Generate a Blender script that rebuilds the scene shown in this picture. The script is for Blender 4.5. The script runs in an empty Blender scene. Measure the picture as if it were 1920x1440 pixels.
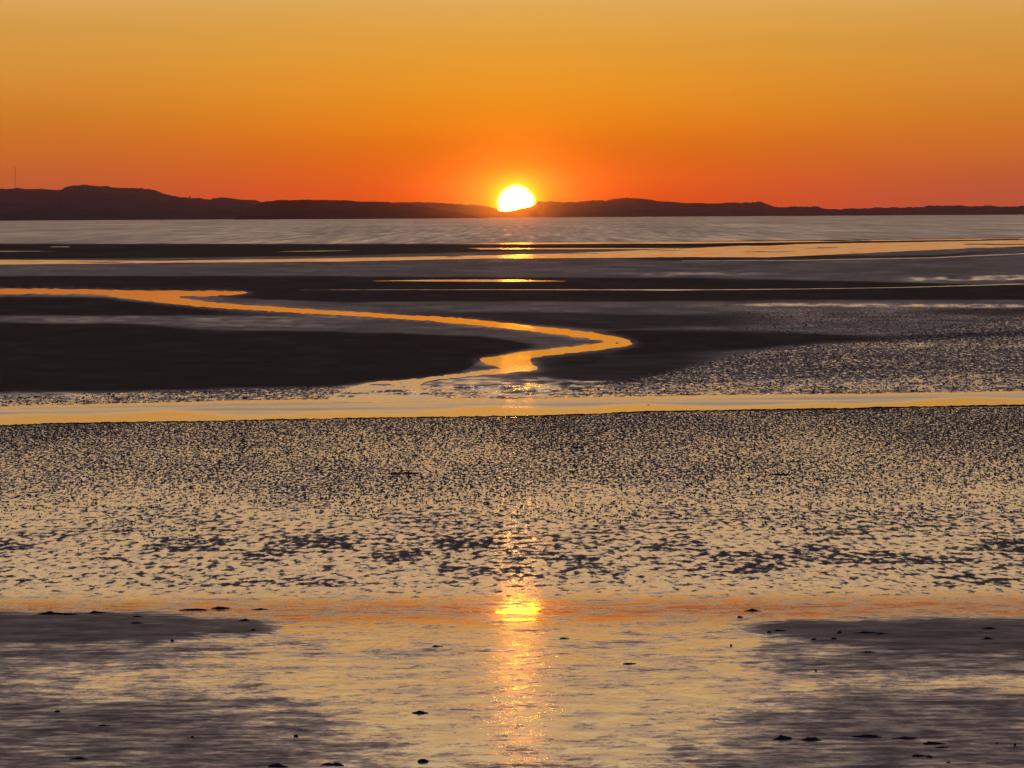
import bpy, bmesh, math, random
import numpy as np
from mathutils import Vector, Matrix

# ------------------------------------------------------------------ camera, sky, sun, exposure
S = bpy.context.scene
COL = S.collection
EYE = 6.0                       # eye height over the water, metres
F = 8000.0                      # focal length in photo pixels (1920 wide)
PITCH = math.atan(317.0 / F)
ROLL = 0.00576
fwd = Vector((0, math.cos(PITCH), -math.sin(PITCH)))
r0 = Vector((1, 0, 0)); u0 = Vector((0, math.sin(PITCH), math.cos(PITCH)))
rgt = r0 * math.cos(ROLL) - u0 * math.sin(ROLL)
upv = r0 * math.sin(ROLL) + u0 * math.cos(ROLL)
cam_d = bpy.data.cameras.new('camera'); cam = bpy.data.objects.new('camera', cam_d); COL.objects.link(cam)
cam_d.sensor_width = 36.0; cam_d.lens = F / 1920 * 36.0
cam_d.clip_start = 0.5; cam_d.clip_end = 120000
M3 = Matrix((rgt, upv, -fwd)).transposed()
cam.matrix_world = Matrix.Translation((0, 0, EYE)) @ M3.to_4x4()
S.camera = cam

def ray(px, py):
    return fwd + rgt * ((px - 960) / F) + upv * ((720 - py) / F)
def at(px, py, z=0.0):
    """ground point (height z) surveyed from a photo pixel"""
    d = ray(px, py); t = (z - EYE) / d.z
    return Vector((0, 0, EYE)) + d * t
def at_depth(px, py, Y):
    d = ray(px, py); return Vector((0, 0, EYE)) + d * (Y / d.y)

def lin(r, g, b):
    def c(v):
        v /= 255.0
        return v / 12.92 if v <= 0.04045 else ((v + 0.055) / 1.055) ** 2.4
    return (c(r), c(g), c(b), 1.0)

SUNPX = (968, 382)
sd = ray(*SUNPX).normalized()
SUN_EL = math.asin(sd.z); SUN_AZ = math.atan2(sd.x, sd.y)

world = bpy.data.worlds.new('World'); S.world = world; world.use_nodes = True
nt = world.node_tree; N = nt.nodes; L = nt.links; N.clear()
def wn(t, **k):
    n = N.new(t)
    for a, b in k.items(): setattr(n, a, b)
    return n
def math_(op, a, b=None, c=None, clamp=False):
    n = wn('ShaderNodeMath', operation=op, use_clamp=clamp)
    for i, v in enumerate((a, b, c)):
        if v is None: continue
        if isinstance(v, (int, float)): n.inputs[i].default_value = v
        else: L.new(v, n.inputs[i])
    return n.outputs[0]
def mixc(f, a, b, mode='MIX'):
    n = wn('ShaderNodeMix', data_type='RGBA', blend_type=mode)
    for s, v in ((n.inputs[0], f), (n.inputs[6], a), (n.inputs[7], b)):
        if hasattr(v, 'is_linked'): L.new(v, s)
        elif isinstance(v, (int, float)): s.default_value = v
        else: s.default_value = v
    return n.outputs[2]
tc = wn('ShaderNodeTexCoord')
sep = wn('ShaderNodeSeparateXYZ'); L.new(tc.outputs['Generated'], sep.inputs[0])
elev = math_('ARCSINE', math_('MINIMUM', math_('MAXIMUM', sep.outputs[2], 0.0), 1.0))
tpos = math_('SQRT', math_('DIVIDE', elev, 0.6), clamp=True)
def ramp(stops):
    r = wn('ShaderNodeValToRGB'); cr = r.color_ramp; cr.interpolation = 'B_SPLINE'
    while len(cr.elements) < len(stops): cr.elements.new(0.5)
    for e, (el, c) in zip(cr.elements, stops):
        e.position = min(1.0, math.sqrt(el / 0.6)); e.color = c
    L.new(tpos, r.inputs[0]); return r.outputs[0]
def sc(c, k): return tuple(v * k for v in c[:3]) + (1.0,)
HIGH = [(.075, sc(lin(238, 180, 120), 1.45)), (.105, sc(lin(240, 187, 142), 1.7)), (.15, sc(lin(224, 186, 164), 1.4)), (.22, sc(lin(198, 171, 172), 1.0)),
        (.32, lin(168, 151, 161)), (.45, lin(132, 124, 138)), (.6, lin(106, 106, 124))]
core = ramp([(0, lin(228, 70, 8)), (.004, lin(238, 80, 4)), (.0075, lin(238, 88, 6)), (.0125, lin(233, 103, 10)), (.019, lin(232, 122, 14)), (.025, lin(234, 139, 22)),
             (.0345, lin(231, 153, 42)), (.044, lin(226, 162, 66)), (.052, lin(222, 170, 90))] + HIGH)
edge = ramp([(0, lin(188, 82, 62)), (.0045, lin(194, 88, 60)), (.009, lin(199, 96, 52)), (.014, lin(205, 106, 44)), (.0195, lin(209, 117, 40)), (.026, lin(212, 131, 42)),
             (.0345, lin(214, 143, 54)), (.044, lin(212, 155, 70)), (.052, lin(214, 162, 88))] + HIGH)
# how far the view direction is from the sun, in azimuth and as an angle
az = math_('ARCTAN2', sep.outputs[0], sep.outputs[1])
daz = math_('ABSOLUTE', math_('SUBTRACT', az, SUN_AZ))
mr = wn('ShaderNodeMapRange', interpolation_type='SMOOTHSTEP'); L.new(daz, mr.inputs[0])
mr.inputs[1].default_value = 0.0; mr.inputs[2].default_value = 0.125
low = mixc(mr.outputs[0], core, edge)
# away from the sunset the low sky greys to dusk
mr2 = wn('ShaderNodeMapRange', interpolation_type='SMOOTHSTEP'); L.new(daz, mr2.inputs[0])
mr2.inputs[1].default_value = 0.25; mr2.inputs[2].default_value = 2.2
low = mixc(mr2.outputs[0], low, lin(150, 130, 152))
# aureole
dot = wn('ShaderNodeVectorMath', operation='DOT_PRODUCT'); nrm = wn('ShaderNodeVectorMath', operation='NORMALIZE')
L.new(tc.outputs['Generated'], nrm.inputs[0]); L.new(nrm.outputs[0], dot.inputs[0]); dot.inputs[1].default_value = sd
ang = wn('ShaderNodeVectorMath', operation='DISTANCE'); L.new(nrm.outputs[0], ang.inputs[0]); ang.inputs[1].default_value = sd
def glow(width, col):
    g = math_('EXPONENT', math_('MULTIPLY', math_('DIVIDE', ang.outputs['Value'], width), -1.0))
    return mixc(1.0, (0, 0, 0, 1), col, 'MIX'), g
g1 = math_('EXPONENT', math_('MULTIPLY', math_('POWER', math_('DIVIDE', ang.outputs['Value'], 0.0056), 3.0), -1.0))
low = mixc(g1, low, (1.3, 0.62, 0.02, 1))
# the dome above: physical dusk sky
sky = wn('ShaderNodeTexSky', sky_type='NISHITA', sun_disc=False)
sky.sun_elevation = max(SUN_EL, 0.002); sky.sun_rotation = SUN_AZ
sky.air_density = 1.4; sky.dust_density = 3.0; sky.ozone_density = 2.0
dome = mixc(1.0, sky.outputs[0], (0.30, 0.28, 0.30, 1), 'MULTIPLY')
mr3 = wn('ShaderNodeMapRange', interpolation_type='SMOOTHSTEP'); L.new(elev, mr3.inputs[0])
mr3.inputs[1].default_value = 0.25; mr3.inputs[2].default_value = 0.75
full = mixc(mr3.outputs[0], low, dome)
smp = wn('ShaderNodeMapping'); smp.inputs['Scale'].default_value = (3, 3, 60); L.new(tc.outputs['Generated'], smp.inputs[0])
snz = wn('ShaderNodeTexNoise'); snz.inputs['Scale'].default_value = 2.2; snz.inputs['Detail'].default_value = 4; L.new(smp.outputs[0], snz.inputs['Vector'])
smr = wn('ShaderNodeMapRange'); L.new(snz.outputs[0], smr.inputs[0]); smr.inputs[1].default_value = .25; smr.inputs[2].default_value = .75; smr.inputs[3].default_value = .955; smr.inputs[4].default_value = 1.045
full = mixc(1.0, full, smr.outputs[0], 'MULTIPLY')          # faint uneven haze layers
bg = wn('ShaderNodeBackground'); L.new(full, bg.inputs[0]); bg.inputs[1].default_value = 1.0
wo = wn('ShaderNodeOutputWorld'); L.new(bg.outputs[0], wo.inputs[0])

lamp = bpy.data.lights.new('sunlight', 'SUN'); lamp.energy = 0.008; lamp.angle = math.radians(0.53); lamp.color = (1.0, 0.30, 0.06)
lo = bpy.data.objects.new('sunlight', lamp); COL.objects.link(lo)
lo.rotation_euler = (-sd).to_track_quat('-Z', 'Y').to_euler(); lo.location = (0, 0, 60)

S.view_settings.view_transform = 'Standard'; S.view_settings.look = 'None'
S.view_settings.exposure = 0.0; S.view_settings.gamma = 1.0; S.view_settings.use_curve_mapping = False
S.render.engine = 'CYCLES'
S.cycles.use_denoising = True
S.cycles.max_bounces = 5; S.cycles.glossy_bounces = 3; S.cycles.volume_bounces = 0
S.cycles.sample_clamp_indirect = 0.0; S.cycles.sample_clamp_direct = 0.0
S.cycles.caustics_reflective = False; S.cycles.caustics_refractive = False

# ------------------------------------------------------------------ helpers
rng = np.random.default_rng(7); random.seed(7)
_perm = np.random.default_rng(3).random((512, 512)).astype(np.float32)
def vnoise(x, y, seed=0):
    x = np.asarray(x, np.float64) + seed * 17.31; y = np.asarray(y, np.float64) + seed * 9.77
    xi = np.floor(x).astype(np.int64); yi = np.floor(y).astype(np.int64)
    fx = x - xi; fy = y - yi
    fx = fx * fx * fx * (fx * (fx * 6 - 15) + 10); fy = fy * fy * fy * (fy * (fy * 6 - 15) + 10)
    a = _perm[xi & 511, yi & 511]; b = _perm[(xi + 1) & 511, yi & 511]
    c = _perm[xi & 511, (yi + 1) & 511]; d = _perm[(xi + 1) & 511, (yi + 1) & 511]
    return ((a * (1 - fx) + b * fx) * (1 - fy) + (c * (1 - fx) + d * fx) * fy) * 2 - 1
def fbm(x, y, oct=3, seed=0):
    s = 0; a = 1.0; n = 0
    for i in range(oct):
        s = s + a * vnoise(x * 2 ** i, y * 2 ** i, seed + i * 3); n += a; a *= 0.5
    return s / n
def sstep(a, b, x):
    t = np.clip((np.asarray(x, float) - a) / (b - a), 0, 1); return t * t * (3 - 2 * t)

def tag(o, label=None, cat=None, group=None, kind=None):
    if label: o['label'] = label
    if cat: o['category'] = cat
    if group: o['group'] = group
    if kind: o['kind'] = kind
    return o
def mesh_obj(name, verts, faces, mat, parent=None, smooth=True):
    me = bpy.data.meshes.new(name); me.from_pydata([tuple(v) for v in verts], [], faces); me.update()
    if smooth: me.polygons.foreach_set('use_smooth', [True] * len(me.polygons))
    me.materials.append(mat)
    o = bpy.data.objects.new(name, me); COL.objects.link(o)
    if parent: o.parent = parent
    return o
def fast_mesh(name, V, Q, mat, smooth=True):
    """V (n,3) float, Q (m,k) int"""
    me = bpy.data.meshes.new(name); k = Q.shape[1]
    me.vertices.add(len(V)); me.vertices.foreach_set('co', np.ascontiguousarray(V, np.float32).ravel())
    me.loops.add(Q.size); me.loops.foreach_set('vertex_index', np.ascontiguousarray(Q, np.int32).ravel())
    me.polygons.add(len(Q)); me.polygons.foreach_set('loop_start', np.arange(0, Q.size, k, dtype=np.int32))
    me.update(calc_edges=True)
    if smooth: me.polygons.foreach_set('use_smooth', np.ones(len(Q), bool))
    me.materials.append(mat)
    o = bpy.data.objects.new(name, me); COL.objects.link(o); return o
def attr(o, name, vals):
    a = o.data.attributes.new(name, 'FLOAT', 'POINT'); a.data.foreach_set('value', np.ascontiguousarray(vals, np.float32).ravel())

class Mat:
    def __init__(s, name):
        s.m = bpy.data.materials.new(name); s.m.use_nodes = True; s.nt = s.m.node_tree; s.N = s.nt.nodes; s.L = s.nt.links
        s.b = s.N['Principled BSDF']
    def n(s, t, **k):
        n = s.N.new(t)
        for a, b in k.items(): setattr(n, a, b)
        return n
    def set(s, **k):
        for a, v in k.items():
            i = s.b.inputs[a.replace('_', ' ')]
            if hasattr(v, 'is_linked'): s.L.new(v, i)
            else: i.default_value = v
    def math(s, op, *a):
        n = s.n('ShaderNodeMath', operation=op)
        for i, v in enumerate(a):
            if isinstance(v, (int, float)): n.inputs[i].default_value = v
            else: s.L.new(v, n.inputs[i])
        return n.outputs[0]
    def rng(s, v, a, b, c, d, it='LINEAR'):
        n = s.n('ShaderNodeMapRange', interpolation_type=it); s.L.new(v, n.inputs[0])
        for i, x in enumerate((a, b, c, d)):
            if hasattr(x, 'is_linked'): s.L.new(x, n.inputs[i + 1])
            else: n.inputs[i + 1].default_value = x
        return n.outputs[0]
    def noise(s, scale, detail=3, stretch=(1, 1, 1), coord='Object', rough=0.5):
        t = s.n('ShaderNodeTexCoord'); mp = s.n('ShaderNodeMapping'); mp.inputs['Scale'].default_value = stretch
        s.L.new(t.outputs[coord], mp.inputs[0]); n = s.n('ShaderNodeTexNoise'); n.inputs['Scale'].default_value = scale
        n.inputs['Detail'].default_value = detail; n.inputs['Roughness'].default_value = rough
        s.L.new(mp.outputs[0], n.inputs['Vector']); return n.outputs[0]
    def attr(s, name):
        n = s.n('ShaderNodeAttribute', attribute_name=name); return n.outputs['Fac']
    def mix(s, f, a, b):
        n = s.n('ShaderNodeMix', data_type='RGBA')
        for i, v in ((0, f), (6, a), (7, b)):
            if hasattr(v, 'is_linked'): s.L.new(v, n.inputs[i])
            else: n.inputs[i].default_value = v
        return n.outputs[2]
    def bump(s, h, dist, strength=1.0):
        n = s.n('ShaderNodeBump'); n.inputs['Distance'].default_value = dist; n.inputs['Strength'].default_value = strength
        s.L.new(h, n.inputs['Height']); s.L.new(n.outputs[0], s.b.inputs['Normal'])

# ------------------------------------------------------------------ materials
def sand_mat():
    """dry: 0 = mirror film, 1 = drained; local ripples and rills break each zone up"""
    m = Mat('wet sand'); dry = m.attr('dry'); flat = m.attr('flat'); fore = m.attr('fore'); rillz = m.attr('rill')
    n1 = m.noise(3.0, 4); n2 = m.noise(0.25, 3)
    c = m.mix(m.rng(n1, .3, .7, 0, 1), (.085, .068, .068, 1), (.13, .104, .100, 1))
    c = m.mix(fore, c, m.mix(m.rng(m.noise(1.8, 6, (.6, 1.1, 1), rough=.68), .35, .66, 0, 1), (.085, .069, .071, 1), (.165, .135, .134, 1)))
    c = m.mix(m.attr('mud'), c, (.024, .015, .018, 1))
    d = m.math('ADD', dry, m.rng(n2, .3, .7, -.05, .05))
    # drainage rills running down to the channel, beyond it
    rill = m.noise(7.0, 2, (1, .13, 1))
    d = m.math('SUBTRACT', d, m.math('MULTIPLY', rillz, m.rng(rill, .52, .62, 0, .50)))
    # near flat: fine wormed ripples, coarser close by
    fine = m.noise(13.0, 2, (1, .15, 1)); coarse = m.noise(5.5, 3, (1, .30, 1), rough=.6)
    fl = m.n('ShaderNodeMix', data_type='FLOAT'); m.L.new(m.attr('closer'), fl.inputs[0]); m.L.new(fine, fl.inputs[2]); m.L.new(coarse, fl.inputs[3])
    dn = m.math('ADD', m.math('MULTIPLY', m.math('SUBTRACT', fl.outputs[0], .5), 7.5), m.math('ADD', m.math('MULTIPLY', m.math('SUBTRACT', dry, .5), 2.2), .5))
    dn = m.rng(dn, 0, 1, 0, .88)
    # foreshore: broken ripple marks with soft saturated edges
    big = m.noise(2.2, 4, (1, .75, 1), rough=.62); sml = m.noise(8.0, 3, (1, .6, 1))
    rp = m.math('ADD', m.math('MULTIPLY', m.math('SUBTRACT', big, .5), 2.6), m.math('ADD', m.math('MULTIPLY', m.math('SUBTRACT', sml, .5), 1.9), m.math('MULTIPLY', m.math('SUBTRACT', m.noise(24.0, 2, (1, .45, 1)), .5), 1.0)))
    df = m.math('ADD', m.math('MULTIPLY', dry, 1.15), m.math('MULTIPLY', rp, m.rng(dry, .20, .95, .72, .10)))
    strk = m.math('SUBTRACT', m.noise(3.0, 5, (.6, 1.25, 1), rough=.66), .5)
    df = m.math('ADD', df, m.math('MULTIPLY', strk, m.rng(dry, .12, .5, .7, 1.7)))
    df = m.rng(df, .09, 1, .0, .95)
    def sel(f, a, b):
        n = m.n('ShaderNodeMix', data_type='FLOAT'); m.L.new(f, n.inputs[0]); m.L.new(a, n.inputs[2]); m.L.new(b, n.inputs[3]); return n.outputs[0]
    d = sel(fore, sel(flat, d, dn), df)
    m.set(Base_Color=c, IOR=1.42, Roughness=m.math('ADD', sel(fore, m.rng(d, 0, 1, .06, .85), m.rng(d, 0, 1, .06, .56)), m.math('ADD', m.math('MULTIPLY', m.rng(m.noise(1.3, 4, (.8, .9, 1), rough=.6), .45, .70, 0, .09), m.rng(fore, 0, 1, 1.0, 2.6)), m.math('MULTIPLY', m.math('SUBTRACT', flat, fore), m.rng(m.noise(6.0, 2, (1, .2, 1)), .42, .65, 0, .13)))),
          Specular_IOR_Level=sel(fore, m.rng(d, .30, .95, .5, .03), m.rng(d, .60, .98, .5, .06)))
    spark = m.math('MULTIPLY', m.noise(34, 2, (1, .6, 1)), m.math('MULTIPLY', m.attr('spark'), m.rng(m.noise(3.2, 2, (1, .7, 1)), .42, .58, .05, .60)))
    m.bump(sel(fore, m.math('MULTIPLY', m.noise(14, 3), .85), m.math('ADD', m.math('MULTIPLY', m.noise(6, 4, (1, .6, 1)), .85), spark)), .012, .35)
    return m.m
def water_mat(name, rough, bump_d=0.0, scale=2.0, stretch=(1, 1, 1), ruffle=False, vary=0):
    m = Mat(name); m.set(Base_Color=(.018, .016, .015, 1), IOR=1.333, Roughness=rough)
    if ruffle:
        r = m.attr('ruffle'); nz = m.noise(.5, 3, (.25, 1, 1))
        rr = m.math('MULTIPLY', r, m.rng(nz, .3, .6, .4, 1.0))
        m.set(Roughness=m.rng(rr, 0, 1, rough, .26))
    if vary: m.set(Roughness=m.rng(m.noise(.35, 3, (1, .12, 1)), .4, .68, rough, rough + vary))
    if bump_d: m.bump(m.noise(scale, 3, stretch), bump_d)
    return m.m
M_SAND = sand_mat()
def sea_mat():
    m = Mat('sea water'); m.set(Base_Color=(.018, .018, .02, 1), IOR=1.333)
    a = m.noise(.30, 3, (1, .022, 1), rough=.65); b = m.noise(.02, 2, (1, .08, 1))
    r = m.math('ADD', m.rng(a, .3, .7, -.10, .10), m.rng(b, .3, .7, .30, .40))
    m.set(Roughness=r); m.bump(m.noise(.34, 3, (1, .025, 1), rough=.6), .22)
    return m.m
M_SEA = sea_mat()
M_CHAN = water_mat('channel water', .05, .002, 3, (.4, 1, 1), ruffle=True)
def creek_mat():
    m = Mat('creek water'); m.set(Base_Color=(.022, .018, .016, 1), IOR=1.36)
    t = m.n('ShaderNodeTexCoord'); sp = m.n('ShaderNodeSeparateXYZ'); m.L.new(t.outputs['Object'], sp.inputs[0])
    shallow = m.rng(sp.outputs[1], 150, 180, .10, 0, 'SMOOTHSTEP')            # riffles over the shallows near the mouth
    m.set(Roughness=m.math('ADD', shallow, m.rng(m.noise(.5, 3, (1, .12, 1)), .38, .68, .04, .08)))
    m.bump(m.noise(2.2, 3, (.5, .6, 1)), .002); return m.m
M_CREEK = creek_mat()
M_POOL = water_mat('pool water', .10, .0012, .6, (.3, 1, 1), vary=.05)
def simple(name, col, rough, spec=.3, var=.4, scale=30):
    m = Mat(name); n = m.noise(scale, 3)
    m.set(Base_Color=m.mix(n, tuple(c * (1 - var) for c in col) + (1,), tuple(c * (1 + var) for c in col) + (1,)), Roughness=rough, Specular_IOR_Level=spec)
    return m.m
M_CAST = simple('worm cast sand', (.045, .037, .034), .55, .35)
M_WEED = simple('wet black seaweed', (.022, .018, .015), .6, .15)
M_ROCK = simple('dark wet rock', (.02, .017, .015), .6, .2)
M_HILL = simple('haze-toned hillside scrub', (.118, .096, .118), 1.0, 0.0, .45, .012)  # purple lift in the colour stands in for distance haze
M_PUDDLE = water_mat('thin puddle water', .20, .004, .6, (.3, 1, 1), vary=.08)
M_HEAD = simple('near headland heath', (.085, .064, .080), 1.0, 0.0, .45, .012)  # dark heath; colour contrast with the far hill also paints in thinner haze
M_STEEL = simple('far mast steel', (.10, .075, .07), .9, 0.0)
M_STONE = simple('far pale render', (.30, .27, .25), .9, 0.0)

# ------------------------------------------------------------------ sun
me = bpy.data.meshes.new('sun'); bm = bmesh.new(); bmesh.ops.create_icosphere(bm, subdivisions=5, radius=1.0); bm.to_mesh(me); bm.free()
sm = bpy.data.materials.new('sun fire'); sm.use_nodes = True; sm.node_tree.nodes.clear()
em = sm.node_tree.nodes.new('ShaderNodeEmission'); em.inputs[0].default_value = (1.0, .27, .012, 1)
lw = sm.node_tree.nodes.new('ShaderNodeLayerWeight'); lw.inputs[0].default_value = .5
lr = sm.node_tree.nodes.new('ShaderNodeValToRGB'); lr.color_ramp.elements[0].position = .30; lr.color_ramp.elements[0].color = (1, 1, 1, 1)
lr.color_ramp.elements[1].position = .97; lr.color_ramp.elements[1].color = (.012, .012, .012, 1)     # limb darkening
e_ = lr.color_ramp.elements.new(.55); e_.color = (.30, .30, .30, 1)
lm = sm.node_tree.nodes.new('ShaderNodeMath'); lm.operation = 'MULTIPLY'; lm.inputs[1].default_value = 200
sm.node_tree.links.new(lw.outputs['Facing'], lr.inputs[0]); sm.node_tree.links.new(lr.outputs[0], lm.inputs[0]); sm.node_tree.links.new(lm.outputs[0], em.inputs[1])
so = sm.node_tree.nodes.new('ShaderNodeOutputMaterial'); sm.node_tree.links.new(em.outputs[0], so.inputs[0])
me.materials.append(sm); sun = bpy.data.objects.new('sun', me); COL.objects.link(sun)
SD = 30000.0
sun.location = Vector((0, 0, EYE)) + sd * SD; sun.scale = (SD * .00455,) * 3
tag(sun, 'white hot setting sun sinking behind the far hills, its glare shaped as a dip in the ridge', 'sun')

# ------------------------------------------------------------------ ground
YP = np.linspace(-80, 140, 4401)
SLOPE = .022 * (1 - sstep(58, 74, YP)) + .0285 * np.exp(-(np.abs(YP - 63.0) / 3.6) ** 2.6)
ZP = np.cumsum(SLOPE[::-1])[::-1] * (YP[1] - YP[0])
def zprof(Y): return np.interp(Y, YP, ZP)
def survey(X, Y, Z):
    """photo-survey coordinates of ground points (arrays)"""
    dz = Z - EYE
    d = X * fwd.x + Y * fwd.y + dz * fwd.z
    d = np.where(d < 1, 1, d)
    return 960 + F * (X * rgt.x + Y * rgt.y + dz * rgt.z) / d, 720 - F * (X * upv.x + Y * upv.y + dz * upv.z) / d

def band(u, v, top, bot, soft=3.0, x0=None, x1=None, xs=60):
    """1 between two surveyed edges (polylines of x, y), 0 outside"""
    t = np.array(top, float); b = np.array(bot, float)
    yt = np.interp(u, t[:, 0], t[:, 1]); yb = np.interp(u, b[:, 0], b[:, 1])
    w = sstep(-soft, soft, v - yt) * sstep(-soft, soft, yb - v) * (yb > yt)
    if x0 is not None: w = w * sstep(x0 - xs, x0 + xs, u)
    if x1 is not None: w = w * (1 - sstep(x1 - xs, x1 + xs, u))
    return w

def smooth_line(pts, sub=6, jit=0.0, closed=False):
    pts = [Vector((p[0], p[1])) for p in pts]; n = len(pts); out = []
    rngl = range(n if closed else n - 1)
    for i in rngl:
        p0 = pts[i - 1] if (closed or i > 0) else pts[i]
        p1 = pts[i]; p2 = pts[(i + 1) % n]
        p3 = pts[(i + 2) % n] if (closed or i + 2 < n) else p2
        for k in range(sub):
            t = k / sub
            q = .5 * ((2 * p1) + (p2 - p0) * t + (2 * p0 - 5 * p1 + 4 * p2 - p3) * t * t + (3 * p1 - p0 - 3 * p2 + p3) * t ** 3)
            out.append((q.x, q.y))
    if not closed: out.append((pts[-1].x, pts[-1].y))
    if jit:
        a = np.array(out); a[:, 1] += jit * (fbm(a[:, 0] / 9, a[:, 1] / 3, 3, 77)); a[:, 0] += 3 * jit * fbm(a[:, 0] / 12 + 40, a[:, 1] / 4, 2, 79)
        out = [tuple(p) for p in a]
    return out
CREEK = [(-300, 540), (0, 541), (130, 542), (260, 544.5), (400, 545.5), (440, 546.5), (462, 549), (440, 552.5), (380, 555), (335, 557), (400, 567), (500, 574), (560, 579), (640, 583.5), (710, 588), (790, 592.5), (879, 597.5),
         (972, 608), (1066, 618), (1122, 625.6), (1160, 632), (1180, 638.5), (1184, 643), (1175, 649), (1122, 656.7), (1059, 663.5), (1010, 668), (996, 674), (999, 682), (1008, 690),
         (1000, 695), (935, 701), (860, 708), (806, 715), (788, 723), (796, 736), (826, 746), (838, 753), (730, 755), (640, 753), (618, 747), (640, 734), (672, 722.5), (710, 715.5), (785, 710), (860, 700.6), (912, 694),
         (938, 689.5), (911, 682.5), (899, 676.5), (906, 671.5), (935, 667), (972, 660.5), (1029, 654.5), (1085, 648), (1120, 643.2), (1131, 640.2), (1115, 637), (1047, 627.5), (972, 618), (879, 609), (785, 600.5),
         (672, 593), (560, 587), (470, 581), (380, 575.5), (300, 567), (235, 560), (190, 553), (120, 551.5), (0, 552), (-300, 554)]
CREEK_LINE = np.array(smooth_line(CREEK, 5, 0, True))
def margin(u, v, w):
    """1 at the creek's banks, fading out over w photo pixels"""
    out = np.zeros(u.shape); k = (v > 530) & (v < 752) & (u > -320) & (u < 1260)
    if not k.any(): return out
    a = u[k]; b = v[k]; best = np.full(a.shape, 1e9, np.float32)
    for p in CREEK_LINE[1:-1]:
        np.minimum(best, (((a - p[0]) / 3.2) ** 2 + (b - p[1]) ** 2).astype(np.float32), out=best)
    out[k] = np.exp(-best / (w * w)); return out

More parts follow.
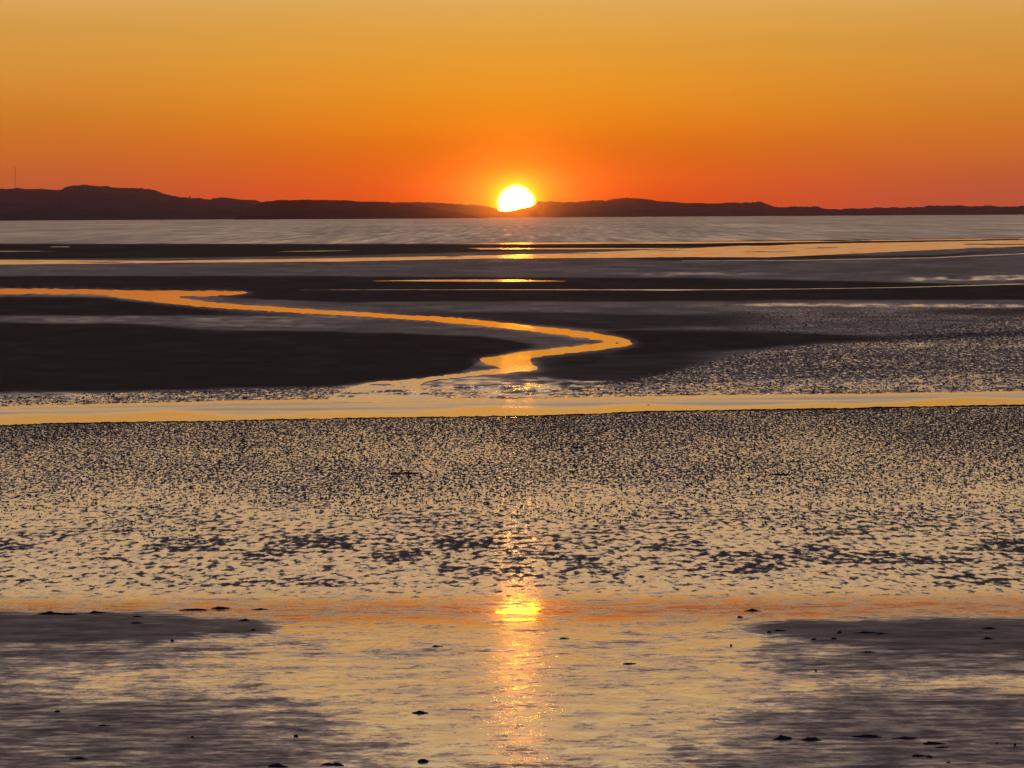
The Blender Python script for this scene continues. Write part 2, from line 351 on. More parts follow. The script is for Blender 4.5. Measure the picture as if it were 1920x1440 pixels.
def dryness(X, Y, u, v):
    """0 = film of water, .5 = wet grey sand, 1 = drained dark sand"""
    wob = fbm(u / 160, v / 14, 3, 5) * 1.0
    far = (v < 752)
    vv = v + wob * np.clip((v - 440) / 60, .3, 4)
    d = .66 + .16 * fbm(u / 70, v / 3.2, 3, 111) + .06 * fbm(u / 9, v / 2, 2, 113)
    D = lambda *a, **k: band(u, vv, *a, **k)
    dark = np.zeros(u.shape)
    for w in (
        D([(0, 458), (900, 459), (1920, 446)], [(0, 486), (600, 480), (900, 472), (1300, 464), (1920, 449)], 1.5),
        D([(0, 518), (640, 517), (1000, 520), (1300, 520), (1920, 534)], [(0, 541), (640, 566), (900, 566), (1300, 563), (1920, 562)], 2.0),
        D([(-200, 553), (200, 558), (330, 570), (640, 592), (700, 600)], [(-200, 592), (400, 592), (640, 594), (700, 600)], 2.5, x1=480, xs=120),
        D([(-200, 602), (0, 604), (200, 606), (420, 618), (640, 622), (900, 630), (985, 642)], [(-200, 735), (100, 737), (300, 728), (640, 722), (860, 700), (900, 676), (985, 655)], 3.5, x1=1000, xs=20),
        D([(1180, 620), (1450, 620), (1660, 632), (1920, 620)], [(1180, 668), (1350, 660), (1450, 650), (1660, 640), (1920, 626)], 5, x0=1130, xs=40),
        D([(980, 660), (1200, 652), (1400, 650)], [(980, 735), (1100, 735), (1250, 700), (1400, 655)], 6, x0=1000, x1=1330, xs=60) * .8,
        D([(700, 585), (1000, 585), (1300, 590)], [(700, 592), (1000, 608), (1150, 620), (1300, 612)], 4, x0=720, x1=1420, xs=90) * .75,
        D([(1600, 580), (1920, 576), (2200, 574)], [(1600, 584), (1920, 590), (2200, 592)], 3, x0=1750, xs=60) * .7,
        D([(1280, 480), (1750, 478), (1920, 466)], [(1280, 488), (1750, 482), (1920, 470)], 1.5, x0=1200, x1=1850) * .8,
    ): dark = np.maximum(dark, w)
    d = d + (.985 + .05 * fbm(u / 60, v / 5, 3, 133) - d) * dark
    # wetter silver streaks
    wet = np.zeros(u.shape)
    for w in (
        D([(1280, 568), (1920, 570)], [(1280, 574), (1920, 576)], 2, x0=1380, xs=140) * .6,
        D([(1500, 642), (1920, 640)], [(1500, 650), (1920, 650)], 3, x0=1540, xs=60) * .5,
        D([(-300, 738), (640, 734), (1300, 715), (1920, 700)], [(-300, 765), (640, 750), (1300, 748), (1920, 742)], 5) * .55,
        D([(1280, 511), (1340, 511)], [(1280, 515), (1340, 515)], 1.5, x0=1190, x1=1420) * .5,
        D([(1700, 520), (1920, 514)], [(1700, 527), (1920, 524)], 1.5, x0=1700, xs=40) * .6,
        D([(0, 592), (640, 592)], [(0, 603), (640, 615)], 2, x1=640) * .25,
        D([(620, 722), (900, 704), (1200, 715)], [(620, 748), (900, 748), (1200, 745)], 4, x0=640, x1=1160, xs=50) * .8,
    ): wet = np.maximum(wet, w)
    d = d - d * wet * (.7 + .9 * fbm(u / 22, v / 3.0, 2, 9))
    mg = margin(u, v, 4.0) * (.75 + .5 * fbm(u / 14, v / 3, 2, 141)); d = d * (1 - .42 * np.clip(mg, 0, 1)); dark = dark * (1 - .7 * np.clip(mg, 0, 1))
    # near flat: under a film of water, drier towards the channel
    cl = fbm(u / 130, v / 26, 3, 101)
    vb = v - np.interp(u, [p[0] for p in CH_BOT], [p[1] for p in CH_BOT]) + 785
    nf = .455 - .165 * sstep(788, 850 + 40 * sstep(900, 1700, u), vb) - .04 * sstep(880, 960, v) + .22 * fbm(u / 240, v / 44, 3, 105)
    nf = nf + .34 * sstep(.02, .3, cl) * sstep(965, 1030, v) * (1 - sstep(1090, 1128, v + 26 * fbm(u / 90, v / 30, 2, 109)))
    nf = nf - .16 * sstep(1080, 1125, v + 30 * fbm(u / 120, v / 30, 3, 107))
    d = np.where(far, d, nf)
    # foreshore: drained crests either side of the wet runnel
    wob2 = fbm(u / 90, v / 22, 3, 12)
    v2 = v + wob2 * 9
    E = lambda *a, **k: band(u + wob2 * 40, v2, *a, **k)
    fs = np.zeros(u.shape)
    for w in (
        E([(-300, 1146), (300, 1150), (540, 1164)], [(-300, 1222), (200, 1210), (420, 1194), (560, 1184)], 11, x1=530, xs=70) * .95,
        E([(1360, 1164), (1600, 1158), (2200, 1158)], [(1360, 1178), (1500, 1205), (1700, 1232), (2200, 1240)], 11, x0=1410, xs=70) * .92,
        E([(-300, 1322), (400, 1324), (760, 1340)], [(-300, 1500), (760, 1500)], 14, x1=690, xs=130) * .56,
        E([(1240, 1345), (1500, 1320), (1920, 1290)], [(1240, 1390), (1500, 1500), (1920, 1500)], 16, x0=1330, xs=130) * .62,
        E([(1500, 1215), (2200, 1200)], [(1500, 1262), (2200, 1270)], 10, x0=1560, xs=140) * .5,
        E([(-300, 1210), (400, 1210)], [(-300, 1262), (400, 1240)], 10, x1=330, xs=120) * .5,
        E([(1400, 1250), (2200, 1250)], [(1400, 1330), (2200, 1330)], 14, x0=1620, xs=220) * .36,
        E([(-300, 1250), (300, 1250)], [(-300, 1330), (300, 1330)], 14, x1=150, xs=220) * .34,
        E([(-300, 1420), (2200, 1420)], [(-300, 1800), (2200, 1800)], 20) * .25,
    ): fs = np.maximum(fs, w)
    side = sstep(.55, 1.25, np.abs(u - 975) / 520 + .38 * wob2 + .22 * sstep(1310, 1440, v)) * sstep(1180, 1225, v)
    pale = .42 * band(u, v2, [(-300, 1262), (200, 1250), (500, 1215), (900, 1215)], [(-300, 1318), (300, 1318), (900, 1325)], 16, x0=40, xs=130, x1=900)
    pale = np.maximum(pale, .36 * band(u, v2, [(1000, 1215), (1500, 1262), (2200, 1268)], [(1000, 1325), (1500, 1305), (2200, 1292)], 16, x0=1050))
    d = np.where(v > 1100, np.maximum(.08 + np.clip(.62 * side - pale, 0, 1), fs), d)
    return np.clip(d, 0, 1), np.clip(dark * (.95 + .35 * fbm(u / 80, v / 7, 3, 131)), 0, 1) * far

def relief(X, Y, v, dry):
    """fine relief in metres over the beach profile"""
    near = 1 - sstep(66, 72, Y)          # foreshore
    flat = sstep(66, 72, Y) * (1 - sstep(126, 131, Y))
    far = sstep(128, 134, Y)
    wx = X + .25 * fbm(X * 1.1, Y * .5, 2, 31); wy = Y + .8 * fbm(X * .5, Y * .25, 2, 37)
    rip = fbm(wx * 2.6, wy * .9, 3, 41)
    h = near * (.020 * sstep(.3, 1, dry) + .004 * fbm(X * .35, Y * .16, 2, 21) + .0028 * rip * (.6 + 1.2 * dry))
    h = h + flat * (.004 * fbm(X * .8, Y * .3, 2, 53) + .0022 * fbm(wx * 3.0, wy * 1.25, 3, 51))
    uu, _v = survey(X, Y, zprof(Y))
    h = h + far * .05 * sstep(.22, .5, fbm(uu / 150, v / 2.4, 3, 121)) * (1 - sstep(490, 505, v)) * sstep(.1, .2, np.abs(uu - 968) / 500)
    h = h + far * .05 * sstep(.26, .5, fbm(uu / 42, v / 4.2, 3, 125)) * band(uu, v, [(600, 716), (1150, 716)], [(600, 748), (1150, 746)], 4, x0=640, x1=1120, xs=40)
    h = h + far * (.008 * fbm(X * .12, Y * .02, 3, 61) + .006 * fbm(X * .7, Y * .1, 2, 65) + .02 * sstep(.75, 1, dry) - .022)
    return h

def ground_z(X, Y):
    z0 = zprof(Y); u, v = survey(X, Y, z0)
    dry, mud = dryness(X, Y, u, v)
    z = z0 + relief(X, Y, v, dry)
    # beds of the channel and the sea
    ub, vb = u, v
    bed = band(u, v, CH_TOP, CH_BOT, 4.0)
    cm = np.clip(1.4 * margin(u, v, 7.0), 0, 1) * (1 - sstep(708, 716, v))      # banks run out level with the creek
    z = z * (1 - cm) + (-.017 + .003 * fbm(u / 8, v / 3, 2, 151)) * cm
    z = z - .06 * bed
    sea = 1 - sstep(-2.0, 2.0, v - np.interp(u, [0, 900, 1920], [457, 456.5, 446]))
    z = z - (.25 + .004 * np.clip(Y - 1000, 0, 600)) * sea * (Y > 400)
    return z, dry, mud

CH_TOP = [(-400, 772), (-200, 767), (0, 762), (200, 757), (400, 752), (640, 747.5), (820, 747), (1000, 747), (1280, 741.5), (1600, 738), (1920, 733), (2120, 729), (2320, 725)]
CH_BOT = [(-400, 808), (-200, 803), (0, 797), (100, 793.5), (333, 789.5), (640, 783.5), (897, 781), (1085, 777), (1197, 771.5), (1280, 769.5), (1580, 765), (1713, 761.7), (1920, 759), (2120, 756), (2320, 753)]

rows = np.concatenate([np.linspace(-60, 38, 40, endpoint=False), np.arange(38, 72, .065), np.arange(72, 131, .115),
                       1 / np.linspace(1 / 131, 1 / 1000, 430), np.array([1040, 1090, 1200, 1400, 1800])])
U = np.linspace(-1, 1, 560); ext = np.array([1.06, 1.2, 1.6, 2.5, 5, 12, 30, 80])
U = np.concatenate([-ext[::-1], U, ext])
half = np.maximum(rows, 20) * .137 + 2.6
GX = np.clip(U[None, :] * half[:, None], -9000, 9000); GY = np.repeat(rows[:, None], len(U), 1)
GZ, GD, GM = ground_z(GX, GY)
nr, nc = GX.shape
idx = np.arange(nr * nc).reshape(nr, nc)
Q = np.stack([idx[:-1, :-1], idx[:-1, 1:], idx[1:, 1:], idx[1:, :-1]], -1).reshape(-1, 4)
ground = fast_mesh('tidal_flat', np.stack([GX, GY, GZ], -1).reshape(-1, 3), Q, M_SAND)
gu, gv = survey(GX, GY, zprof(GY))
GR = band(gu, gv, [(1050, 735), (1280, 690), (1450, 650), (1600, 640), (1920, 590)], [(1050, 747), (1920, 736)], 8, x0=1080, xs=60)
GR = np.maximum(GR, band(gu, gv, [(-300, 738), (100, 742), (300, 732), (640, 724)], [(-300, 775), (0, 766), (640, 749)], 4, x1=1100))
GR = np.maximum(GR, .55 * band(gu, gv, [(1300, 568), (1920, 565)], [(1300, 620), (1920, 640)], 6, x0=1350, xs=140))
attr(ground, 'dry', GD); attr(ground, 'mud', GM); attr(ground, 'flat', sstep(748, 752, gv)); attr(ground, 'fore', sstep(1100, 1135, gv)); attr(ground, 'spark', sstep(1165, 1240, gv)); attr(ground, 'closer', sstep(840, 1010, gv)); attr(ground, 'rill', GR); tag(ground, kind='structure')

# ------------------------------------------------------------------ water
def sheet_between(name, top, bot, z, mat, n=220, m=12, x0=None, x1=None, jit=.8, ruffle=None, taper=False):
    """a water sheet between two surveyed banks"""
    t = np.array(top, float); b = np.array(bot, float)
    x0 = t[0, 0] if x0 is None else x0; x1 = t[-1, 0] if x1 is None else x1
    xs = np.linspace(x0, x1, n)
    yt = np.interp(xs, t[:, 0], t[:, 1]); yb = np.interp(xs, b[:, 0], b[:, 1])
    j = jit * (.6 * fbm(xs / 60, xs * 0 + yt[0], 3, 81) + .5 * fbm(xs / 7, xs * 0 + yt[0], 2, 85)); j2 = jit * (.6 * fbm(xs / 75, xs * 0 + yb[0] + 5, 3, 83) + .5 * fbm(xs / 6, xs * 0 + yb[0] + 5, 2, 87))
    yt = yt + j; yb = yb + j2
    if taper: yb = np.maximum(yb, yt + .05)
    V = []; R = []
    for k in range(m + 1):
        f = k / m
        for x, a, c in zip(xs, yt, yb):
            V.append(at(x, a + (c - a) * f, z)); R.append(0 if ruffle is None else ruffle(x, f))
    Fc = [(k * n + i, k * n + i + 1, (k + 1) * n + i + 1, (k + 1) * n + i) for k in range(m) for i in range(n - 1)]
    Fc = [f[::-1] for f in Fc]
    o = mesh_obj(name, V, Fc, mat); attr(o, 'ruffle', R); tag(o, kind='structure'); return o
def sheet_poly(name, pts, z, mat):
    me = bpy.data.meshes.new(name); bm = bmesh.new()
    vs = [bm.verts.new(at(x, y, z(y))) for x, y in pts]
    f = bm.faces.new(vs); f.normal_update()
    if f.normal.z < 0: f.normal_flip()
    bmesh.ops.triangulate(bm, faces=[f]); bm.to_mesh(me); bm.free(); me.materials.append(mat)
    o = bpy.data.objects.new(name, me); COL.objects.link(o); tag(o, kind='structure'); return o

sheet_between('river_channel', CH_TOP, CH_BOT, -.012, M_CHAN, 900, 14, jit=2.2,
              ruffle=lambda x, f: float(sstep(.02, .2, f) * (1 - sstep(.50, .78, f + .14 * math.sin(x / 130) + .10 * math.sin(x / 47 + 1)))))
sheet_poly('tidal_creek', smooth_line(CREEK, 12, 1.9, True), lambda y: -.009 + .012 * float(sstep(700, 712, y)) - .0135 * float(sstep(736, 747, y)), M_CREEK)
# sea out to beyond the far shore
sx = np.linspace(-600, 2500, 160)
se = np.interp(sx, [-600, 0, 640, 900, 1280, 1700, 1920, 2500], [460, 457, 457, 456.5, 452.5, 448.5, 446, 440]) + .7 * fbm(sx / 60, sx * 0, 3, 90)
V = []; ds = [None, 1100, 1300, 1700, 2400, 3600, 5500, 8000, 11000]
for D_ in ds:
    for x, y in zip(sx, se):
        p = at(x, y, 0.0)
        V.append(p if D_ is None else Vector((p.x * D_ / p.y, D_, 0.0)))
n = len(sx)
sea = mesh_obj('sea', V, [(k * n + i, k * n + i + 1, (k + 1) * n + i + 1, (k + 1) * n + i) for k in range(len(ds) - 1) for i in range(n - 1)], M_SEA)
tag(sea, kind='structure')
def pool(top, bot, z=.016, jit=.5, x0=None, x1=None, n=140, mat=None):
    return sheet_between('tide_pool', top, bot, z, mat or M_POOL, n, 2, x0, x1, jit, taper=True)
pool([(-300, 488), (0, 487), (300, 489), (640, 484), (900, 479), (1060, 475), (1280, 466), (1440, 458.5), (1600, 456), (1760, 453), (1920, 450), (2200, 446)],
     [(-300, 499), (0, 496.5), (300, 493), (640, 490.5), (900, 485), (1060, 484), (1280, 482), (1440, 482.5), (1600, 476), (1760, 468), (1920, 462), (2200, 456)], n=300)
pool([(860, 457.2), (1000, 454.8), (1280, 453.2), (1430, 452.5), (1700, 449.2), (1920, 446.5), (2200, 443)], [(860, 457.3), (1000, 458), (1280, 456.6), (1430, 455), (1700, 451), (1920, 448.5), (2200, 445)], jit=.2)
pool([(795, 466), (900, 465), (1280, 465.2)], [(795, 466.2), (900, 467.5), (1280, 467)], jit=.2)
pool([(700, 526.5), (800, 524.6), (960, 523.8), (1060, 527)], [(700, 526.9), (800, 527.6), (960, 528.4), (1060, 527.4)], jit=.5)
pool([(560, 543.5), (900, 542.8), (1180, 542.6), (1260, 542.4), (1330, 542.8), (1500, 541.5), (1700, 538.2), (1920, 531.8), (2200, 527)], [(560, 543.7), (900, 543.5), (1180, 544), (1260, 545), (1330, 543.8), (1500, 542.3), (1700, 539.1), (1920, 533), (2200, 528.5)], jit=.4, mat=M_PUDDLE, n=260)
pool([(1280, 489), (1500, 487.7), (1750, 482.8), (1920, 475), (2200, 468)], [(1280, 489.3), (1500, 488.5), (1750, 483.8), (1920, 476.3), (2200, 470)], jit=.4, mat=M_PUDDLE)
pool([(-300, 470.7), (0, 470.5), (110, 471)], [(-300, 471.6), (0, 471.5), (110, 471.2)], jit=.2, mat=M_PUDDLE)
pool([(95, 462.6), (130, 462.3)], [(95, 463.1), (130, 463.1)], jit=.1, n=20, mat=M_PUDDLE)
pool([(520, 471.4), (600, 470.2), (660, 469.8)], [(520, 471.6), (600, 471.2), (660, 470)], jit=.2, n=30, mat=M_PUDDLE)

# ------------------------------------------------------------------ hills
def ridge(pts, n):
    a = np.array(pts, float); xs = np.linspace(a[0, 0], a[-1, 0], n)
    sm_ = smooth_line(pts, 10); s = np.array(sm_); o = np.argsort(s[:, 0]); s = s[o]
    return xs, np.interp(xs, s[:, 0], s[:, 1])
def hill(name, pts, Y, deep, rough=.8, seed=0, n=1100, mat=None):
    xs, ys = ridge(pts, n)
    yj = -rough * (1.6 * fbm(xs / 16, xs * 0, 3, seed) + 1.6 * np.maximum(0, fbm(xs / 5, xs * 0 + 3, 2, seed + 5)))
    V = []; prof = [(-1.0, -.03), (-.98, .0), (-.9, .18), (-.7, .45), (-.45, .72), (-.2, .92), (0, 1), (.3, .9), (.7, .5), (1, -.05)]
    for k, (dy, hz) in enumerate(prof):
        for i, (x, y) in enumerate(zip(xs, ys + (yj if hz > .85 else 0 * yj))):
            top = at_depth(x, y, Y); h = max(top.z, .5)
            wob = 1 + .18 * float(vnoise(x / 40, k * .7, seed + 9)) * (1 - abs(hz - .5) * 2 if 0 < hz < 1 else 0)
            V.append(Vector((top.x * (Y + dy * deep) / Y, Y + dy * deep, h * hz * wob if hz > 0 else hz * 40)))
    m = len(prof)
    o = mesh_obj(name, V, [(k * n + i, k * n + i + 1, (k + 1) * n + i + 1, (k + 1) * n + i) for k in range(m - 1) for i in range(n - 1)], mat or M_HILL)
    tag(o, kind='structure'); return o
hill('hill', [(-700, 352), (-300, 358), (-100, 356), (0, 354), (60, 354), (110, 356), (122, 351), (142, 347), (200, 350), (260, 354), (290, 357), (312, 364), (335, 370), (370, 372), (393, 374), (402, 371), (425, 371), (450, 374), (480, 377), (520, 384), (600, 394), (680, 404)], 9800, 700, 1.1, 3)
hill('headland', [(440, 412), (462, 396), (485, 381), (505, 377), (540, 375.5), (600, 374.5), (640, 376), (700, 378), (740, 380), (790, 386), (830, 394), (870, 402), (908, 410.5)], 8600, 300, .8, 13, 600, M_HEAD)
hill('ridge', [(560, 386), (700, 382), (780, 380), (830, 381), (870, 383), (905, 385), (925, 390), (940, 396.5), (958, 395), (978, 390.5), (995, 387), (1006, 380), (1012, 377), (1040, 378), (1075, 379), (1100, 376.5), (1140, 375), (1170, 371.5), (1200, 372.5), (1230, 376), (1280, 380.5),  # dip under the sun is added, shaped for the glare eating the ridge
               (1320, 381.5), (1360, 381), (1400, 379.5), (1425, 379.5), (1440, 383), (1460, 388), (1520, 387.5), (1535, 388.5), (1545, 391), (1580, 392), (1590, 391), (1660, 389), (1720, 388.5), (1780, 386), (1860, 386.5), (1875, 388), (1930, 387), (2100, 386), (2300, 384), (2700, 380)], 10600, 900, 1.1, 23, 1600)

# ------------------------------------------------------------------ things on the far shore
def tube(bm, a, b, r, seg=6):
    a = Vector(a); b = Vector(b); q = (b - a).to_track_quat('Z', 'Y').to_matrix()
    A = [bm.verts.new(a + q @ Vector((r * math.cos(t), r * math.sin(t), 0))) for t in np.linspace(0, 2 * math.pi, seg, endpoint=False)]
    B = [bm.verts.new(b + q @ Vector((r * math.cos(t), r * math.sin(t), 0))) for t in np.linspace(0, 2 * math.pi, seg, endpoint=False)]
    for i in range(seg): bm.faces.new((A[i], A[(i + 1) % seg], B[(i + 1) % seg], B[i]))
    bm.faces.new(A[::-1]); bm.faces.new(B)
def bmobj(name, fn, mat, parent=None, loc=None):
    me = bpy.data.meshes.new(name); bm = bmesh.new(); fn(bm); bm.normal_update(); bm.to_mesh(me); bm.free(); me.materials.append(mat)
    o = bpy.data.objects.new(name, me); COL.objects.link(o)
    if parent: o.parent = parent
    if loc is not None: o.location = loc
    return o
def empty(name, loc):
    o = bpy.data.objects.new(name, None); COL.objects.link(o); o.location = loc; return o
base = at_depth(29, 356, 9800); top = at_depth(29, 313, 9800); h = top.z - base.z
mast = empty('radio_mast', base)
tag(mast, 'tall thin radio mast standing on the left hill crest', 'mast')
def lattice(bm):
    w = .9
    for c in ((-w, -w), (w, -w), (0, w)): tube(bm, (c[0], c[1], -3), (c[0] * .5, c[1] * .5, h * .8), .10, 4)
    for k in range(12):
        z0, z1 = h * .8 * k / 12, h * .8 * (k + 1) / 12
        tube(bm, (-w, -w, z0), (w, -w, z1), .08, 4); tube(bm, (w, -w, z0), (0, w, z1), .08, 4); tube(bm, (0, w, z0), (-w, -w, z1), .08, 4)
bmobj('lattice_tower', lattice, M_STEEL, mast)
bmobj('antenna', lambda bm: tube(bm, (0, 0, h * .78), (0, 0, h), .42, 8), M_STEEL, mast)
for k, (ax, ay) in enumerate(((-16, -8), (16, -8), (0, 18))):
    bmobj('guy_wire', lambda bm: tube(bm, (0, 0, h * .75), (ax, ay, -4), .03, 3), M_STEEL, mast)
def block(bm, w, d, hh, z0=0):
    bmesh.ops.create_cube(bm, size=1, matrix=Matrix.Translation((0, 0, z0 + hh / 2)) @ Matrix.Diagonal((w, d, hh, 1)))
p = at_depth(356, 372.5, 9800)
tw = empty('hilltop_tower', p); tag(tw, 'tiny stubby tower on the saddle of the left hill', 'tower')
bmobj('shaft', lambda bm: bmesh.ops.create_cone(bm, cap_ends=True, segments=10, radius1=1.9, radius2=1.5, depth=7, matrix=Matrix.Translation((0, 0, 2.5))), M_STEEL, tw)
bmobj('roof', lambda bm: bmesh.ops.create_cone(bm, cap_ends=True, segments=10, radius1=1.9, radius2=.2, depth=1.6, matrix=Matrix.Translation((0, 0, 6.8))), M_STEEL, tw)
p = at_depth(700, 379, 8600)
po = empty('beacon_post', p); tag(po, 'tiny beacon post on top of the dark middle headland', 'beacon')
bmobj('post', lambda bm: tube(bm, (0, 0, -1), (0, 0, 3.6), .45, 8), M_STEEL, po)
bmobj('topmark', lambda bm: bmesh.ops.create_cone(bm, cap_ends=True, segments=8, radius1=.9, radius2=.1, depth=1.4, matrix=Matrix.Translation((0, 0, 4.3))), M_STEEL, po)

# ------------------------------------------------------------------ worm casts: uncountable lumps over the wet flats
def casts(name, n, xr, yr, dens, hmean, wmean, seed, lab):
    g = np.random.default_rng(seed)
    Y = yr[0] + (yr[1] - yr[0]) * g.random(n * 4); Y = np.where(g.random(n * 4) < Y / yr[1], Y, -1); Y = Y[Y > 0]
    X = (g.random(len(Y)) * 2 - 1) * (xr * Y + 1.5)
    z0 = zprof(Y); u, v = survey(X, Y, z0)
    keep = g.random(len(Y)) < dens(X, Y, u, v); X, Y = X[keep][:n], Y[keep][:n]
    Z, dry, _m = ground_z(X, Y)
    k = len(X); w = wmean * np.exp(g.normal(0, .35, k)); hh = hmean * np.exp(g.normal(0, .4, k))
    a0 = g.random(k) * 6.283; seg = 5; V = np.zeros((k, seg + 2, 3))
    Z = np.maximum(Z, np.where(Y < 131, zprof(Y) - .002, Z))
    for s in range(seg):
        a = a0 + s * 2 * math.pi / seg; st = 1 + g.normal(0, .2, k)
        V[:, s] = np.stack([X + w * st * np.cos(a), Y + w * st * 1.2 * np.sin(a), Z - .006], -1)
    ta = g.random(k) * 6.283
    V[:, seg] = np.stack([X + w * .3 * np.cos(ta), Y + w * .3 * np.sin(ta), Z + hh], -1)
    V[:, seg + 1] = np.stack([X - w * .35 * np.cos(ta), Y - w * .35 * np.sin(ta), Z + hh * g.uniform(.5, 1, k)], -1)
    T = []
    for s in range(seg):
        t = (s + 1) % seg
        T += [(s, t, seg)]
        if s % 2: T += [(s, t, seg + 1)]
    T = np.array(T); Fa = (np.arange(k)[:, None, None] * (seg + 2) + T[None]).reshape(-1, 3)
    o = fast_mesh(name, V.reshape(-1, 3), Fa, M_CAST)
    tag(o, lab, 'worm casts', kind='stuff'); return o
def dens_near(X, Y, u, v):
    d = .78 - .25 * sstep(800, 880, v) - .25 * sstep(880, 960, v) - .25 * sstep(960, 1010, v) + .3 * fbm(u / 200, v / 40, 2, 105)
    return np.clip(d, 0, 1) * (v > np.interp(u, [p[0] for p in CH_BOT], [p[1] for p in CH_BOT]) + 2) * (1 - sstep(1000, 1050, v))
casts('worm_casts', 60000, .135, (70, 131), dens_near, .014, .030, 1, 'countless small worm casts dotted over the glittering flat below the channel')
def dens_far(X, Y, u, v):
    left = band(u, v, [(-300, 738), (100, 742), (300, 732), (640, 724)], [(-300, 775), (0, 766), (640, 749)], 4, x1=640)
    right = band(u, v, [(1050, 735), (1280, 690), (1450, 650), (1600, 640), (1920, 590)], [(1050, 747), (1920, 736)], 8, x0=1080, xs=60)
    up = band(u, v, [(1300, 570), (1920, 565)], [(1300, 615), (1920, 640)], 6, x0=1400, xs=120) * .5
    return np.clip(left + right + up, 0, 1)
casts('worm_casts', 22000, .14, (138, 260), dens_far, .022, .045, 2, 'countless worm casts on the grey flats beyond the channel')

# ------------------------------------------------------------------ seaweed and stones
def put(px, py):
    """point on the ground surface seen at a photo pixel"""
    z = 0.0
    for _ in range(12):
        p = at(px, py, z); zz, _d, _m = ground_z(np.array([p.x]), np.array([p.y])); z = float(zz[0])
    return at(px, py, z)
def lump(name, px, py, w, hgt, mat, seed, depth=None, frond=0):
    """irregular low clump, w and hgt in photo pixels"""
    p = put(px, py); sc_ = p.y / F; W = w * .86 * sc_ / 2; Hh = max(hgt * .72 * sc_, .006); Dp = (depth or .7) * W
    g = np.random.default_rng(seed)
    o = None
    def fn(bm):
        bmesh.ops.create_icosphere(bm, subdivisions=3, radius=1.0)
        for v in bm.verts:
            c = v.co; s = 1 + .32 * float(vnoise(c.x * 1.7 + seed, c.y * 1.7 + c.z, seed)) + .16 * float(vnoise(c.x * 4 + seed, c.y * 4 + c.z * 3, seed + 1))
            zz = max(c.z, -.15) * (1 + .3 * float(vnoise(c.x * 2.3, c.y * 2.3, seed + 7)))
            v.co = Vector((c.x * W * s, c.y * Dp * s, zz * Hh * s))
        for k in range(frond):
            a = g.uniform(-1, 1) * 1.0 + (math.pi if k % 2 else 0); l = W * g.uniform(.9, 1.7); b = Vector((math.cos(a) * W * .5, math.sin(a) * Dp * .5, Hh * .35))
            prev = None
            for t in np.linspace(0, 1, 6):
                c = b + Vector((math.cos(a) * l * t, math.sin(a) * l * t * .5 + .1 * W * math.sin(t * 5 + k), -Hh * .28 * t))
                if prev is not None: tube(bm, prev, c, max(.16 * W * (1 - .6 * t), .004), 5)
                prev = c
    ob = bmobj(name, fn, mat, None, p)
    for pl in ob.data.polygons: pl.use_smooth = True
    return ob
things = [
    ('stone', 1216, 763, 13, 5.5, M_ROCK, 0, 'dark stone standing in the pale river channel', 'stone', None),
    ('stone', 793, 1428, 26, 8, M_ROCK, 0, 'dark stone on wet golden sand at the bottom edge, left of the sun streak', 'stone', None),
    ('stone', 1166, 824, 10, 3, M_ROCK, 0, 'black speck of a stone on the glittering flat, right one of two', 'stone', None),
    ('stone', 1080, 840, 11, 4, M_ROCK, 0, 'black stone on the glittering flat, left and nearer one of two', 'stone', None),
]
for i, (nm, x, y, w, hh, mt, fr, lb, ct, gp) in enumerate(things):
    tag(lump(nm, x, y, w, hh, mt, 200 + i, frond=fr), lb, ct, gp)
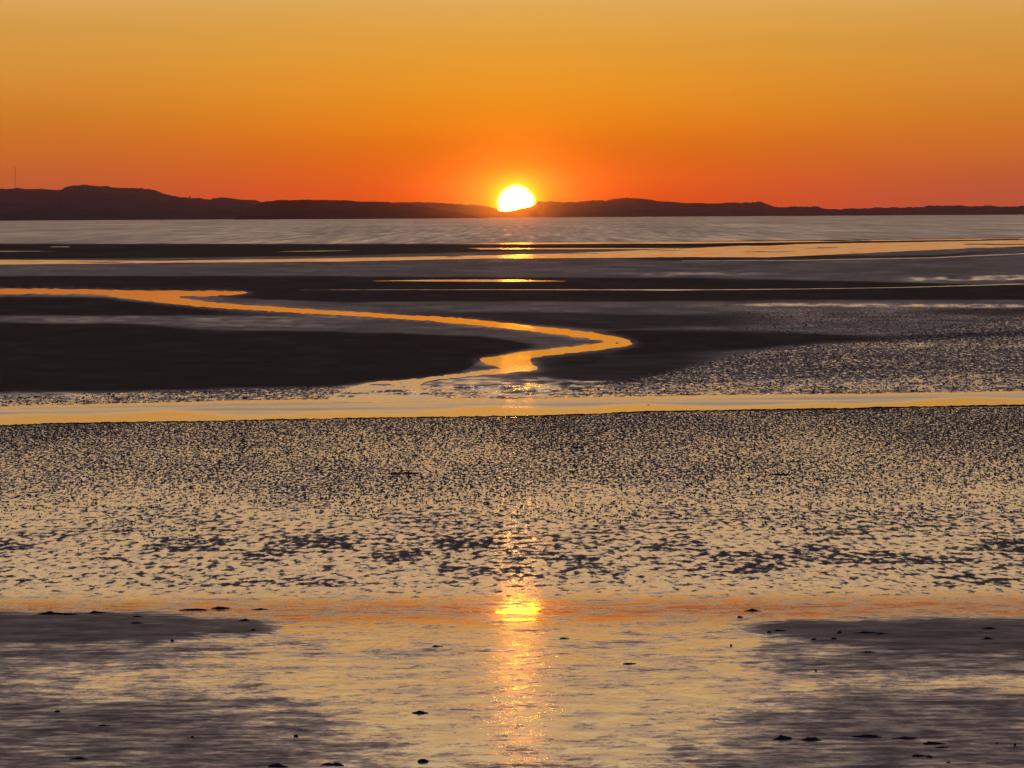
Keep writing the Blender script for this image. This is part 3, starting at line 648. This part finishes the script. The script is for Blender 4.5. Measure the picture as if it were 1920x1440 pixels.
weeds = [
    (92, 1152, 34, 7, 'leftmost ragged clump of black seaweed on the left sand crest'),
    (128, 1153, 26, 5, 'second clump from the left in the seaweed line on the left crest'),
    (178, 1150, 30, 7, 'rightmost clump of the close seaweed line on the left crest'),
    (258, 1157, 17, 4, 'upper of two small seaweed scraps on the left sand crest'),
    (255, 1169, 16, 4, 'lower of two small seaweed scraps on the left sand crest'),
    (362, 1144, 34, 4, 'flat seaweed strand at the edge of the orange water, left side'),
    (415, 1141, 28, 5, 'seaweed strand right along the orange edge above the left crest'),
    (487, 1143, 20, 3, 'thin seaweed scrap at the tip of the orange left edge'),
    (457, 1164, 18, 4, 'seaweed scrap on the right end of the left sand crest'),
    (475, 1182, 9, 4, 'dark speck below the right end of the left sand crest'),
    (323, 1202, 7, 4, 'single dark speck under the left sand crest'),
    (150, 1423, 24, 5, 'lone seaweed scrap on the grey sand at bottom left'),
    (108, 1335, 13, 4, 'small dark scrap on the grey sand at far left below the pale streaks'),
    (193, 1361, 18, 3, 'thin dark strand on the grey sand left of centre'),
    (555, 1381, 9, 5, 'dark speck on grey sand left of the golden film'),
    (361, 1383, 8, 4, 'small dark speck between grey and golden sand, lower left'),
    (520, 1437, 34, 6, 'black seaweed strip cut by the bottom edge, lower left'),
    (620, 1434, 46, 5, 'long black seaweed strip at the bottom edge near the stone'),
    (1388, 1158, 14, 4, 'seaweed scrap at the orange edge left of the right crest'),
    (1410, 1146, 24, 5, 'ragged seaweed among the orange ripples above the right crest'),
    (1462, 1183, 18, 4, 'long dark scrap at the left end of the right sand crest'),
    (1442, 1186, 10, 4, 'short dark scrap at the left end of the right sand crest'),
    (1573, 1187, 9, 5, 'round dark scrap midway along the right sand crest'),
    (1526, 1199, 11, 3, 'left one of two low scraps under the right sand crest'),
    (1564, 1198, 13, 3, 'right one of two low scraps under the right sand crest'),
    (1625, 1187, 30, 4, 'longest dark seaweed strand on the right sand crest'),
    (1651, 1189, 17, 4, 'seaweed scrap touching the longest strand on the right crest'),
    (1854, 1179, 22, 4, 'upper seaweed scrap at the right end of the right crest'),
    (1852, 1198, 18, 4, 'lower seaweed scrap at the right end of the right crest'),
    (1627, 1223, 18, 4, 'single seaweed scrap in the grey sand below the right crest'),
    (1468, 1386, 34, 8, 'ragged green black seaweed on the dark sand, left in its cluster'),
    (1520, 1388, 30, 8, 'curled seaweed on the dark sand, right in its cluster'),
    (1627, 1382, 40, 7, 'biggest flat black seaweed clump on the dark right sand'),
    (1700, 1385, 34, 5, 'long thin black clump right of the biggest seaweed'),
    (1747, 1395, 34, 6, 'black clump lower right of the biggest seaweed'),
    (1765, 1402, 18, 4, 'small scrap just under the lower right black clump'),
    (1722, 1418, 26, 4, 'flat black strand near the bottom right'),
    (1742, 1420, 14, 5, 'small black tuft beside the flat strand near the bottom right'),
    (1778, 1430, 10, 3, 'tiny black speck lowest in the bottom right'),
    (1869, 1395, 5, 5, 'left of two dots at the far right bottom'),
    (1903, 1398, 6, 6, 'right of two dots at the far right bottom'),
    (1371, 1211, 5, 4, 'tiny dark dot at the golden edge left of the grey right sand'),
    (1530, 1258, 5, 4, 'tiny dark dot where pale streaks start on the right'),
    (787, 1337, 26, 6, 'dark flat clump in the golden film left of the sun streak'),
    (1178, 1245, 22, 3, 'thin dark strand on golden film right of the sun streak'),
    (818, 1212, 16, 3, 'thin dark strand on golden film left of the bright reflection'),
    (1056, 1197, 16, 3, 'thin dark strand just right below the bright reflection'),
    (752, 888, 44, 2.5, 'long dark strand on the glittering flat left of centre'),
    (1465, 890, 26, 3, 'dark strand on the glittering flat right of centre'),
]
for i, (x, y, w, hh, lb) in enumerate(weeds):
    tag(lump('seaweed_clump', x, y, w, hh, M_WEED, 300 + i, frond=3 if w > 15 else 0), lb, 'seaweed', 'scraps of seaweed on the sand')

# ------------------------------------------------------------------ haze
HAZE = True
if HAZE:
    hz = bmobj('haze', lambda bm: bmesh.ops.create_cube(bm, size=1, matrix=Matrix.Translation((0, 6000, 53)) @ Matrix.Diagonal((30000, 14000, 114, 1))), M_HILL)
    hm = bpy.data.materials.new('evening haze'); hm.use_nodes = True; t = hm.node_tree; t.nodes.clear()
    pv = t.nodes.new('ShaderNodeVolumePrincipled'); pv.inputs['Color'].default_value = (.80, .60, .66, 1)
    pv.inputs['Density'].default_value = 2.2e-5; pv.inputs['Anisotropy'].default_value = .989
    ou = t.nodes.new('ShaderNodeOutputMaterial'); t.links.new(pv.outputs[0], ou.inputs['Volume'])
    hz.data.materials.clear(); hz.data.materials.append(hm); tag(hz, kind='stuff')
